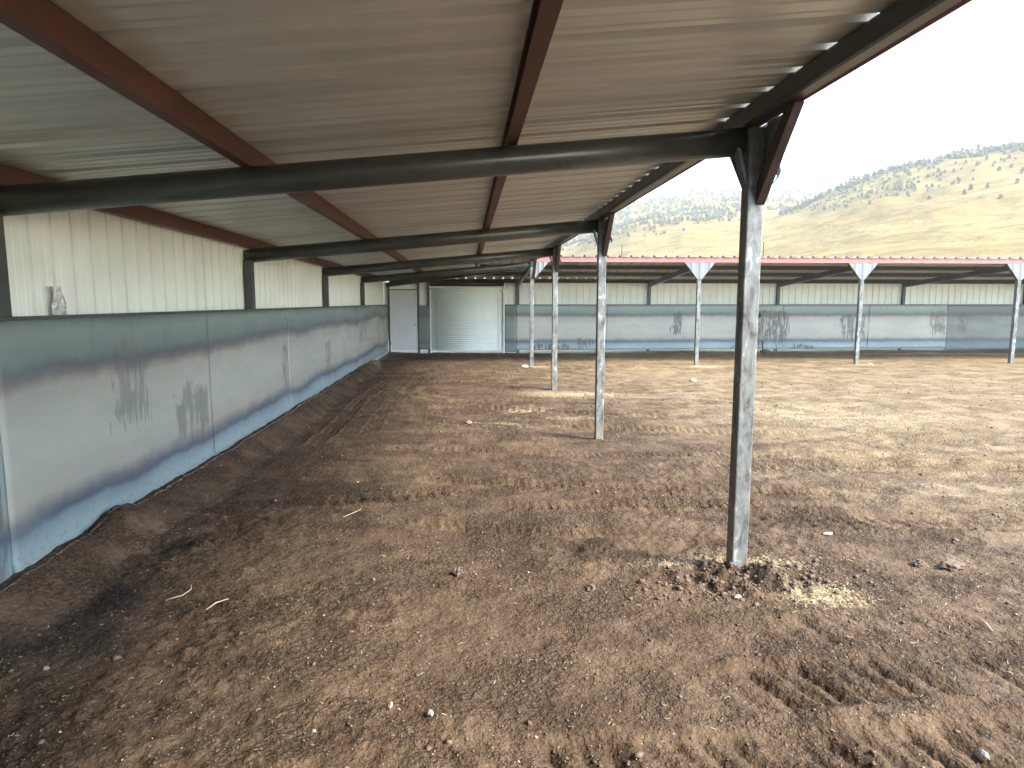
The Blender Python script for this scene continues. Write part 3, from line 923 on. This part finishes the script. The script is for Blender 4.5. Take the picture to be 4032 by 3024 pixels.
# crumpled foil patch behind the near bay
yy = np.linspace(4.46, 4.61, 20); zz_ = np.linspace(1.60, 1.81, 26)
A, B = np.meshgrid(yy, zz_)
cr = 0.030 * np.abs(fbm(A * 22, B * 22, 3, 5)) + 0.012
wd = 1 - 0.35 * sstep(B, 1.72, 1.81)
A2 = 4.46 + (A - 4.46) * wd + 0.012 * fbm(B * 25, A * 3, 2, 8)
f_ = grid_mesh('foil_patch', -2.668 + cr, A2, B, M['foil'])
tag(f_, 'crumpled silver foil insulation bulging over the left steel wall against white siding', 'foil')
q = f_.modifiers.new('Solidify', 'SOLIDIFY'); q.thickness = 0.002

# ------------------------------------------------------------------ FAR SHED
far = empty('open_shed', (6, 20, 0))
far.matrix_parent_inverse = Matrix.Identity(4)
FL = Vector((6, 20, 0))
tag(far, 'far open-fronted shed across the yard with pink-red fascia and V-shaped plates on its posts', 'shed')
_ob = MB.build
def B_(mb, name, mat, parent=None, **k):
    # children of the far shed are built in world metres and moved under its base
    mb.v = [(v[0] - 6, v[1] - 20, v[2]) for v in mb.v] if parent is far else mb.v
    return _ob(mb, name, mat, parent, **k)
far.location = (0, 0, 0)
B_ = _ob
make_far_roof(-2.75, XE, far)
mb = MB()
mb.box(1.82, XE, YF - 0.012, YF - 0.006, fb(YF) + RH - 0.008, fpan(YF) + 0.002)
mb.build('fascia', M['fascia_red'], far)
mb = MB()
mb.box(1.72, XE, YF - 0.004, YF + 0.07, fb(YF) + RH + 0.002, fpan(YF) - 0.006)
mb.build('eave_beam', M['dark_steel'], far)
for k, yv in enumerate((YF + 1.55, YF + 3.1)):
    mb = MB()
    xs = 1.70 - (yv - YF) * 4.5 / (YW + 0.15 - YF) + 0.12
    c_channel(mb, (xs, yv, fb(yv) + RH + 0.002), (XE, yv, fb(yv) + RH + 0.002), 0.065, PH - 0.004, 1 if k else -1, axis_='x')
    mb.build('purlin', M['brace_primer'], far)
mb = MB()
c_channel(mb, (-2.5, YW + 0.06, fb(YW + .06) + RH - 0.02), (XE, YW + 0.06, fb(YW + .06) + RH - 0.02), 0.065, PH + 0.015, -1, axis_='x')
mb.build('purlin', M['brace_primer'], far)
def far_rafter(x):
    mb = MB()
    sec = [(-0.05, 0, 0), (0.05, 0, 0), (0.05, 0, RH), (-0.05, 0, RH)]
    mb.beam((x, YF + 0.02, fb(YF + .02)), (x, YW + 0.10, fb(YW + .10)), sec)
    mb.build('rafter', M['dark_steel'], far, bevel=0.01)
for x in [1.70] + POSTX:
    far_rafter(x)
    mb = MB(); mb.box(x - 0.05, x + 0.05, YW + 0.012, YW + 0.10, -0.3, fb(YW + .05) - 0.001)
    mb.build('column', M['column_steel'], far, bevel=0.006)
def post_along_x(x, corner=False):
    p = MB(); p.box(x - 0.05, x + 0.05, YF + 0.002, YF + 0.102, -0.35, fb(YF + .1) + 0.001)
    po = p.build('post', M['post'], far, bevel=0.008)
    zt = fb(YF) + RH
    for s_ in ((-1, 1) if not corner else (1,)):
        b = MB()
        q0 = Vector((x + s_ * 0.052, YF + 0.010, zt - 0.45)); q1 = Vector((x + s_ * 0.42, YF + 0.010, zt - 0.01))
        dv = (q1 - q0).normalized(); nrm = Vector((-dv.z * s_, 0, dv.x * s_))
        b.beam(q0, q1, [(0, 0, 0), (0, 0.07, 0), Vector((0, 0.07, 0)) + nrm * 0.045, nrm * 0.045])
        b.build('brace', M['brace_primer'], po)
    b = MB()
    if corner:
        xs = np.linspace(0.06, 0.44, 10); rows = []
        for i, s_ in enumerate(xs):
            zb = zt - 0.45 + (s_ - 0.06) / 0.38 * 0.445
            rib = 0.008 * (i % 3 == 0)
            rows.append(((x + s_, YF - 0.003 - rib, zb), (x + s_, YF - 0.003 - rib, zt - 0.009)))
        b.add([p_ for r_ in rows for p_ in r_], [(2 * i, 2 * i + 2, 2 * i + 3, 2 * i + 1) for i in range(len(rows) - 1)])
        # brace toward the camera along the near shed's eave
        c = MB()
        q0 = Vector((x + 0.0, YF - 0.01, zt - 0.45)); q1 = Vector((x + 0.0, YF - 0.45, zt - 0.02))
        dv = (q1 - q0).normalized(); nrm = Vector((0, dv.z, -dv.y)) * -1
        c.beam(q0, q1, [(0, 0, 0), (0.07, 0, 0), Vector((0.07, 0, 0)) + nrm * -0.04, nrm * -0.04])
        c.build('brace', M['brace_primer'], po)
    else:
        v_sheet(b, 'x', x, YF - 0.003, zt - 0.009, zt - 0.45, 0.41, 0.055)
    b.build('trim_plate', M['dull_galv'], po, solid=0.0015)
    return po
post_along_x(1.70, True)
for x in POSTX: post_along_x(x)

# far wall: siding
def siding_x(x0, x1, z0, z1):
    mb = MB()
    pr = wall_profile(x0, x1)
    mb.add([q for (x, h) in pr for q in ((x, YW + 0.115 + h, z0), (x, YW + 0.115 + h, z1))], [(2 * i, 2 * i + 2, 2 * i + 3, 2 * i + 1) for i in range(len(pr) - 1)])
    mb.build('siding', M['siding_x'], far, solid=0.001)
siding_x(-2.68, -2.47, 0.12, 2.34)
siding_x(-2.46, -1.60, 2.13, 2.34)
siding_x(-1.59, -1.20, 0.45, 2.34)
siding_x(1.27, XE, 0.45, 2.34)
# columns round the openings
for x in (-2.52, -1.565, -1.235):
    mb = MB(); mb.box(x - 0.035, x + 0.035, YW + 0.002, YW + 0.10, -0.3, 2.33)
    mb.build('column', M['column_steel'], far, bevel=0.004)
mb = MB(); mb.box(-2.484, -1.601, YW + 0.01, YW + 0.09, 2.085, 2.125)
mb.build('lintel', M['column_steel'], far)
mb = MB(); mb.box(-1.195, 1.262, YW + 0.085, YW + 0.112, 2.05, 2.345)
mb.build('lintel', M['column_steel'], far)
# steel sheets
far_st = [(6.9, 7.3, 0.6, 1.5, 0.8), (7.3, 8.0, 0.9, 1.3, 0.0), (9.75, 11.0, 0.35, 1.50, 0.85), (8.9, 9.4, 0.12, 0.34, 0.9), (11.0, 12.0, 0.12, 0.36, 1.0), (12.8, 13.7, 0.5, 1.4, 0.7),
          (16.0, 16.6, 0.6, 1.5, 0.7), (2.1, 3.5, 0.12, 0.42, 0.9), (3.6, 4.3, 0.25, 0.60, 0.7)]
st_far = m_scale('far_steel_sheet', 'x', far_st, seed=11.0, tint=(1.5, 1.48, 1.48), waves=0.02)
st_dark = m_scale('dark_steel_sheet', 'x', [], dark0=0.75, seed=57.0)
st_green = m_scale('green_steel_sheet', 'x', [], dark0=0.35, seed=71.0, tint=(0.95, 1.05, 0.98))
st_right_shaded = m_scale('shaded_right_steel_sheet', 'x', [(17.0, 17.4, 0.7, 1.4, 0.6)], dark0=0.45, seed=91.0)  # darker: shade from an unbuilt shed at the right put into the colour
def far_sheet(a0, a1, mat, z0, z1, k):
    wavy_panel('steel_sheet', mat, far, 'x', a0, a1, z0, z1, YW, k * 5.1, 0.003 * (k % 2), bent=0.01)
far_sheet(-1.585, -1.205, st_dark, 0.15, 1.60, 1)
far_sheet(1.27, 1.635, st_green, 0.06, 1.615, 2)
jx = [1.62, 4.66, 7.70, 10.74, 13.78, 16.60]
for k in range(len(jx) - 1):
    far_sheet(jx[k], jx[k + 1] + 0.02, st_far, 0.118 + 0.004 * (k % 2), 1.615, k + 1)
jx = [16.60, 19.6, 22.6, 25.6]
for k in range(len(jx) - 1):
    far_sheet(jx[k], jx[k + 1] + 0.02, st_right_shaded, 0.06, 1.615, k + 6)
mb = MB(); mb.box(1.27, XE, YW - 0.014, YW + 0.008, 1.604, 1.626)
mb.build('cap_angle', M['column_steel'], far)

# personnel door
dr = empty('door', (0, 0, 0), far)
DY = YW + 0.025
mb = MB(); mb.box(-2.462, -1.622, DY, DY + 0.044, 0.130, 2.062)
mb.build('door_leaf', M['door_paint'], dr, bevel=0.003)
mb = MB()
for x0, x1 in ((-2.483, -2.464), (-1.620, -1.602)): mb.box(x0, x1, DY - 0.012, DY + 0.075, 0.09, 2.083)
mb.box(-2.464, -1.620, DY - 0.012, DY + 0.075, 2.065, 2.083)
mb.box(-2.464, -1.620, DY - 0.004, DY + 0.060, 0.09, 0.126)
mb.build('door_frame', M['white_trim'], dr)
mb = MB()
mb.tube([(-1.685, DY + 0.002, 0.975), (-1.685, DY - 0.012, 0.975)], 0.032, 14)
mb.tube([(-1.685, DY - 0.012, 0.975), (-1.685, DY - 0.058, 0.975)], 0.011, 8)
mb.tube([(-1.675, DY - 0.058, 0.975), (-1.80, DY - 0.060, 0.972)], 0.010, 8)
mb.build('handle', M['handle_metal'], dr, smooth=True)
for z in (0.35, 1.05, 1.80):
    mb = MB(); mb.tube([(-2.463, DY - 0.016, z - 0.05), (-2.463, DY - 0.016, z + 0.05)], 0.009, 8)
    mb.build('hinge', M['handle_metal'], dr)

# roll-up door
ru = empty('roller_door', (0, 0, 0), far)
RY = YW + 0.02
n_ = 30; z0_, z1_ = 0.115, 2.20
rows = []
for i in range(n_ * 8 + 1):
    ph = (i % 8) / 8.0
    h = 0.5 - 0.5 * math.cos(2 * math.pi * ph)
    h = h ** 0.5
    rows.append((z0_ + (z1_ - z0_) * i / (n_ * 8), -0.012 * h))
mb = MB()
mb.add([q for (z, d_) in rows for q in ((-1.165, RY + d_, z), (1.205, RY + d_, z))], [(2 * i, 2 * i + 1, 2 * i + 3, 2 * i + 2) for i in range(len(rows) - 1)])
mb.build('curtain', M['roller_paint'], ru, solid=0.0015, smooth=True)
mb = MB(); mb.box(-1.165, 1.205, RY - 0.022, RY + 0.02, 0.070, 0.113)
mb.build('bottom_bar', M['white_trim'], ru, bevel=0.004)
for x0, x1 in ((-1.195, -1.160), (1.200, 1.262)):
    mb = MB(); mb.box(x0, x1, RY - 0.050, RY + 0.05, 0.03, 2.10)
    mb.build('guide_rail', M['white_trim'], ru, bevel=0.004)
for x in (-0.99, 1.045):
    mb = MB(); mb.box(x - 0.005, x + 0.005, RY - 0.0145, RY - 0.011, 0.12, 1.85)
    mb.build('curtain_strap', M['dull_galv'], ru)
mb = MB(); mb.box(-1.195, 1.225, RY - 0.10, RY - 0.09, 2.17, 2.215)
mb.box(-1.195, 1.225, RY - 0.09, RY + 0.06, 2.205, 2.215)
mb.build('header_trim', M['white_trim'], ru)
mb = MB()
mb.tube([(-1.19, RY + 0.005, 2.31), (1.22, RY + 0.005, 2.31)], 0.075, 20)
mb.build('roll_drum', M['column_steel'], ru, smooth=True)
mb = MB(); mb.box(1.11, 1.20, RY - 0.07, RY - 0.05, 2.045, 2.075); mb.box(1.19, 1.235, RY - 0.075, RY - 0.052, 2.03, 2.15)
mb.build('latch_bracket', M['white_trim'], ru)

# outlet with cable and stake on the far wall
cb = empty('cable_outlet', (9.93, YW - 0.01, 0))
tag(cb, 'dark oval outlet on the far steel wall with a thin cable hanging to a stake', 'cable outlet')
mb = MB()
mb.v, mb.f = [], []
pts = [(0.045 * math.cos(a), 0, 0.075 * math.sin(a) + 1.25) for a in np.linspace(0, 2 * math.pi, 18, endpoint=False)]
mb.prism(pts, (0, -0.03, 0)); mb.build('outlet_cover', M['black_rubber'], cb, bevel=0.006)
mb = MB(); mb.tube([(0.0, -0.03, 1.2), (0.03, -0.05, 0.95), (0.055, -0.06, 0.7), (0.06, -0.07, 0.5), (0.075, -0.10, 0.40)], 0.007, 6)
mb.build('cable', M['cable_grey'], cb, smooth=True)
mb = MB(); mb.tube([(0.08, -0.12, 0.42), (0.10, -0.14, 0.0)], 0.020, 8)
mb.build('stake', M['rusty_iron'], cb, smooth=True)

# poles behind the far shed
for (x, ztop, rr, lab) in ((7.05, 4.30, 0.018, 'thin dark pole rising behind the far shed roof, left of the near post'),
                       (13.65, 4.45, 0.026, 'taller thicker dark pole rising behind the far shed roof, just right of the near post')):
    mb = MB(); mb.tube([(0, 0, -0.5), (0, 0, ztop - 0.02), (0, 0, ztop)], [rr, rr, rr * 0.6], 8)
    mb.tube([(0, 0, 3.0), (0, 0, 3.05)], rr * 1.5, 8)
    o = mb.build('pole', M['rusty_iron'], None, loc=(x, 30.0, 0.0), smooth=True)
    tag(o, lab, 'pole', 'thin poles behind the far shed')

# ------------------------------------------------------------------ stones, clods, straw
def rock_mesh(seed, sx, sy, sz, sub=3, rough_=0.22):
    bm = bmesh.new()
    bmesh.ops.create_icosphere(bm, subdivisions=sub, radius=1.0)
    q = random.Random(seed)
    planes = [(Vector((q.gauss(0, 1), q.gauss(0, 1), q.gauss(0, 1))).normalized(), q.uniform(0.62, 0.92)) for _ in range(9)]
    for v in bm.verts:
        p = v.co.copy()
        for n_, dd in planes:
            e = p.dot(n_) - dd
            if e > 0: p -= n_ * e * 0.9
        k = 1 + rough_ * 0.35 * math.sin(p.x * 5 + seed) * math.cos(p.y * 6 + seed * 2) + rough_ * 0.2 * math.sin(p.z * 11 + p.x * 7)
        p *= k
        v.co = Vector((p.x * sx, p.y * sy, p.z * sz))
    me = bpy.data.meshes.new('stone')
    bm.to_mesh(me); bm.free()
    return me
stones = [
    (1.555, 3.55, 0.026, 0.020, 0.021, 'stone', 'pinkish rounded stone just below the dirt mound of the nearest post'),
    (-0.335, 2.645, 0.016, 0.011, 0.012, 'stone', 'small pale pinkish stone at the bottom of the picture, left of the grey one'),
    (-0.165, 2.575, 0.018, 0.015, 0.017, 'stone_grey', 'small round grey stone at the bottom of the picture, right of the pale one'),
    (-1.975, 3.04, 0.015, 0.011, 0.010, 'stone_grey', 'small dull stone on the dark dirt near the left edge'),
    (1.955, 2.20, 0.026, 0.018, 0.020, 'stone_grey', 'grey angular stone in the tyre lugs at the bottom right corner'),
    (2.63, 4.50, 0.045, 0.020, 0.014, 'stone', 'flat pale stone in the yard beyond the big clod'),
    (4.94, 14.03, 0.13, 0.06, 0.03, 'pale_paper', 'pale whitish lump lying out on the sunlit yard'),
    (1.50, 17.0, 0.10, 0.06, 0.045, 'pale_paper', 'white lump at the foot of the corner post by the roller door'),
    (10.9, 17.1, 0.11, 0.06, 0.03, 'pale_paper', 'white lump at the foot of the far post right of the cable outlet'),
    (0.02, 9.2, 0.07, 0.04, 0.03, 'stone', 'pale stone lying under the roof beyond the tyre tracks'),
]
for i, (x, y, sx, sy, sz, m_, lab) in enumerate(stones):
    me = rock_mesh(i + 3, sx, sy, sz)
    me.materials.append(M[m_])
    o = bpy.data.objects.new('stone', me)
    o.location = (x, y, gz(x, y) + sz * 0.45)
    o.rotation_euler = (0, 0, i * 1.3)
    COL.objects.link(o)
    tag(o, lab, 'stone')
clods = [(3.10, 3.86, 0.085, 0.045, 0.040, 'large flat-topped dirt clod at the right, casting a dark underside'),
         (2.93, 3.93, 0.045, 0.03, 0.022, 'smaller dirt clod just left of the large flat-topped one'),
         (0.74, 3.78, 0.045, 0.025, 0.022, 'dark dirt clod left of the nearest post mound'),
         (-0.07, 4.02, 0.035, 0.03, 0.035, 'dark upright dirt clod in the middle of the shaded floor'),
         (10.05, 21.6, 0.16, 0.10, 0.09, 'brown dirt clod heaped round the stake at the far wall'),
         (-2.40, 17.3, 0.16, 0.12, 0.10, 'dark clod against the left wall where the daylight gap begins')]
for i, (x, y, sx, sy, sz, lab) in enumerate(clods):
    me = rock_mesh(i + 40, sx, sy, sz, 3, 0.7)
    me.materials.append(M['clod'])
    o = bpy.data.objects.new('dirt_clod', me)
    o.location = (x, y, gz(x, y) + sz * 0.4)
    o.rotation_euler = (0, 0, i * 0.7)
    COL.objects.link(o)
    tag(o, lab, 'clod')

# loose crumbs of dirt and grit: nobody could count them
def scatter(name, label, cat, mats, n, region, size, seed, flat=0.6):
    q = np.random.RandomState(seed)
    base = np.array([(1, 0, 0), (-1, 0, 0), (0, 1, 0), (0, -1, 0), (0, 0, 1), (0, 0, -1)], float)
    fc = np.array([(0, 2, 4), (2, 1, 4), (1, 3, 4), (3, 0, 4), (2, 0, 5), (1, 2, 5), (3, 1, 5), (0, 3, 5)])
    # denser close to the camera
    P_ = region(q, n)
    z = ground_z(P_[:, 0], P_[:, 1])
    s_ = size(q, n, P_)
    vs = base[None] * s_[:, None, None] * q.uniform(0.6, 1.35, (n, 6, 1))
    vs = vs + q.uniform(-0.3, 0.3, (n, 6, 3)) * s_[:, None, None]
    vs[:, :, 2] *= flat
    a = q.uniform(0, 6.28, n); ca, sa = np.cos(a), np.sin(a)
    x_ = vs[:, :, 0] * ca[:, None] - vs[:, :, 1] * sa[:, None]; y_ = vs[:, :, 0] * sa[:, None] + vs[:, :, 1] * ca[:, None]
    co = np.stack([x_ + P_[:, 0:1], y_ + P_[:, 1:2], vs[:, :, 2] + (z + s_ * 0.25)[:, None]], -1).reshape(-1, 3)
    f = (fc[None] + (np.arange(n) * 6)[:, None, None]).reshape(-1, 3)
    me = bpy.data.meshes.new(name)
    me.vertices.add(len(co)); me.vertices.foreach_set('co', co.astype(np.float32).ravel())
    me.loops.add(f.size); me.loops.foreach_set('vertex_index', f.ravel().astype(np.int32))
    me.polygons.add(len(f)); me.polygons.foreach_set('loop_start', np.arange(0, f.size, 3, dtype=np.int32))
    me.update()
    for m_ in mats: me.materials.append(m_)
    me.polygons.foreach_set('material_index', np.repeat(q.randint(0, len(mats), n), 8).astype(np.int32))
    o = bpy.data.objects.new(name, me); COL.objects.link(o)
    tag(o, label, cat, kind='stuff')
    return o
def fan(q, n):
    y = 1.9 * np.exp(q.uniform(0, 1, n) ** 1.15 * math.log(14 / 1.9))
    u = q.uniform(-0.95, 0.98, n)
    x = np.clip(u * y, -2.5, 40)
    return np.stack([x, y], -1)
scatter('dirt_crumbs', 'loose brown crumbs of dirt strewn over the packed floor', 'dirt', [M['clod']], 9000, fan,
        lambda q, n, P_: np.minimum(0.0030 * np.exp(np.abs(q.normal(0, 0.55, n))) * (0.6 + 0.16 * P_[:, 1]), 0.03), 3)
scatter('grit', 'tiny pale bits of grit and gravel dotted over the dirt', 'grit', [M['stone'], M['stone_grey'], M['straw']], 4000, fan,
        lambda q, n, P_: np.minimum(0.0018 * np.exp(np.abs(q.normal(0, 0.5, n))) * (0.6 + 0.16 * P_[:, 1]), 0.014), 4)

def straw_bits(name, label, n, gen, seed, ln=(0.03, 0.09), wdt=0.0022):
    q = np.random.RandomState(seed)
    mb = MB()
    for i in range(n):
        x, y = gen(q)
        L_ = q.uniform(*ln) * (0.7 + 0.05 * y); a = q.uniform(0, 6.28); bend = q.uniform(-0.5, 0.5)
        w_ = wdt * (0.7 + 0.10 * y)
        z = gz(x, y) + 0.004 + 0.004 * q.rand()
        pts = []
        for k in range(4):
            t = k / 3 - 0.5
            pts.append((x + math.cos(a + bend * t) * L_ * t, y + math.sin(a + bend * t) * L_ * t, z + 0.004 * math.sin(k * 2 + i)))
        nx, ny = -math.sin(a) * w_, math.cos(a) * w_
        vs = []
        for p_ in pts: vs += [(p_[0] + nx, p_[1] + ny, p_[2]), (p_[0], p_[1], p_[2] + w_ * 0.8), (p_[0] - nx, p_[1] - ny, p_[2])]
        fs = []
        for k in range(3):
            b = 3 * k
            fs += [(b, b + 1, b + 4, b + 3), (b + 1, b + 2, b + 5, b + 4)]
        mb.add(vs, fs)
    o = mb.build(name, M['straw'])
    tag(o, label, 'straw', kind='stuff')
def sg(q):
    cs = [(2.05, 3.50, .22, .13), (2.05, 3.50, .22, .13), (1.45, 4.08, .35, .10), (2.0, 4.0, .3, .15), (0.5, 9.1, .8, .12), (1.5, 9.6, .8, .3), (0.9, 10.4, .4, .3), (15.5, 20.6, 2, .2), (2.6, 3.2, .6, .5)]
    c = cs[q.randint(len(cs))]
    return c[0] + q.normal() * c[2] * .7, c[1] + q.normal() * c[3] * .7
def mound(q, n):
    return np.stack([1.68 + q.normal(0, 0.30, n), 3.74 + q.normal(0, 0.12, n)], -1)
scatter('mound_clods', 'small dark broken clods piled round the foot of the nearest post', 'dirt', [M['clod']], 900, mound,
        lambda q, n, P_: np.minimum(0.006 * np.exp(np.abs(q.normal(0, 0.6, n))), 0.024), 14)
straw_bits('loose_straw', 'loose pale straw strewn in patches by the posts', 620, sg, 8, (0.012, 0.05), 0.0013)
def sg2(q):
    y = 1.9 * math.exp(q.rand() * 1.7); x = q.uniform(-0.9, 0.95) * y
    return max(x, -2.2), y
straw_bits('straw_litter', 'single short stalks of straw scattered thinly over the dirt', 260, sg2, 9, (0.012, 0.04), 0.0012)
def stalk(pts, r, lab):
    mb = MB()
    x0, y0 = pts[0][:2]
    mb.tube([(x - x0, y - y0, gz(x, y) - gz(x0, y0) + h) for x, y, h in pts], r, 6)
    o = mb.build('straw_stalk', M['straw'], None, loc=(x0, y0, gz(x0, y0)), smooth=True)
    tag(o, lab, 'straw')
stalk([(-1.73, 3.72, .006), (-1.66, 3.78, .012), (-1.645, 3.86, .014), (-1.67, 3.93, .010)], 0.0032, 'curved pale straw stalk on the dark floor, left of the straight one')
stalk([(-1.46, 3.60, .006), (-1.43, 3.67, .012), (-1.385, 3.735, .010)], 0.0032, 'straight pale straw stalk on the dark floor, right of the curved one')
stalk([(-0.98, 5.1, .006), (-0.93, 5.2, .012), (-0.87, 5.3, .010)], 0.0028, 'thin pale straw stalk on the floor near the left wall beyond the other two')
stalk([(2.70, 3.05, .008), (2.715, 3.12, .016), (2.72, 3.20, .012)], 0.003, 'pale upright straw stalk near the right edge')

# ------------------------------------------------------------------ haze over the valley
hb = MB(); hb.box(-620, 760, -120, 1560, -6, 98)
HM = bpy.data.materials.new('haze'); HM.use_nodes = True
ht = HM.node_tree
ht.nodes.remove(ht.nodes['Principled BSDF'])
pv = ht.nodes.new('ShaderNodeVolumePrincipled')
pv.inputs['Color'].default_value = (0.93, 0.97, 0.95, 1)
pv.inputs['Density'].default_value = 0.0006
pv.inputs['Anisotropy'].default_value = 0.2
ht.links.new(pv.outputs[0], ht.nodes['Material Output'].inputs['Volume'])
ho = hb.build('haze', HM)
tag(ho, kind='stuff', label='pale dusty haze filling the valley air')
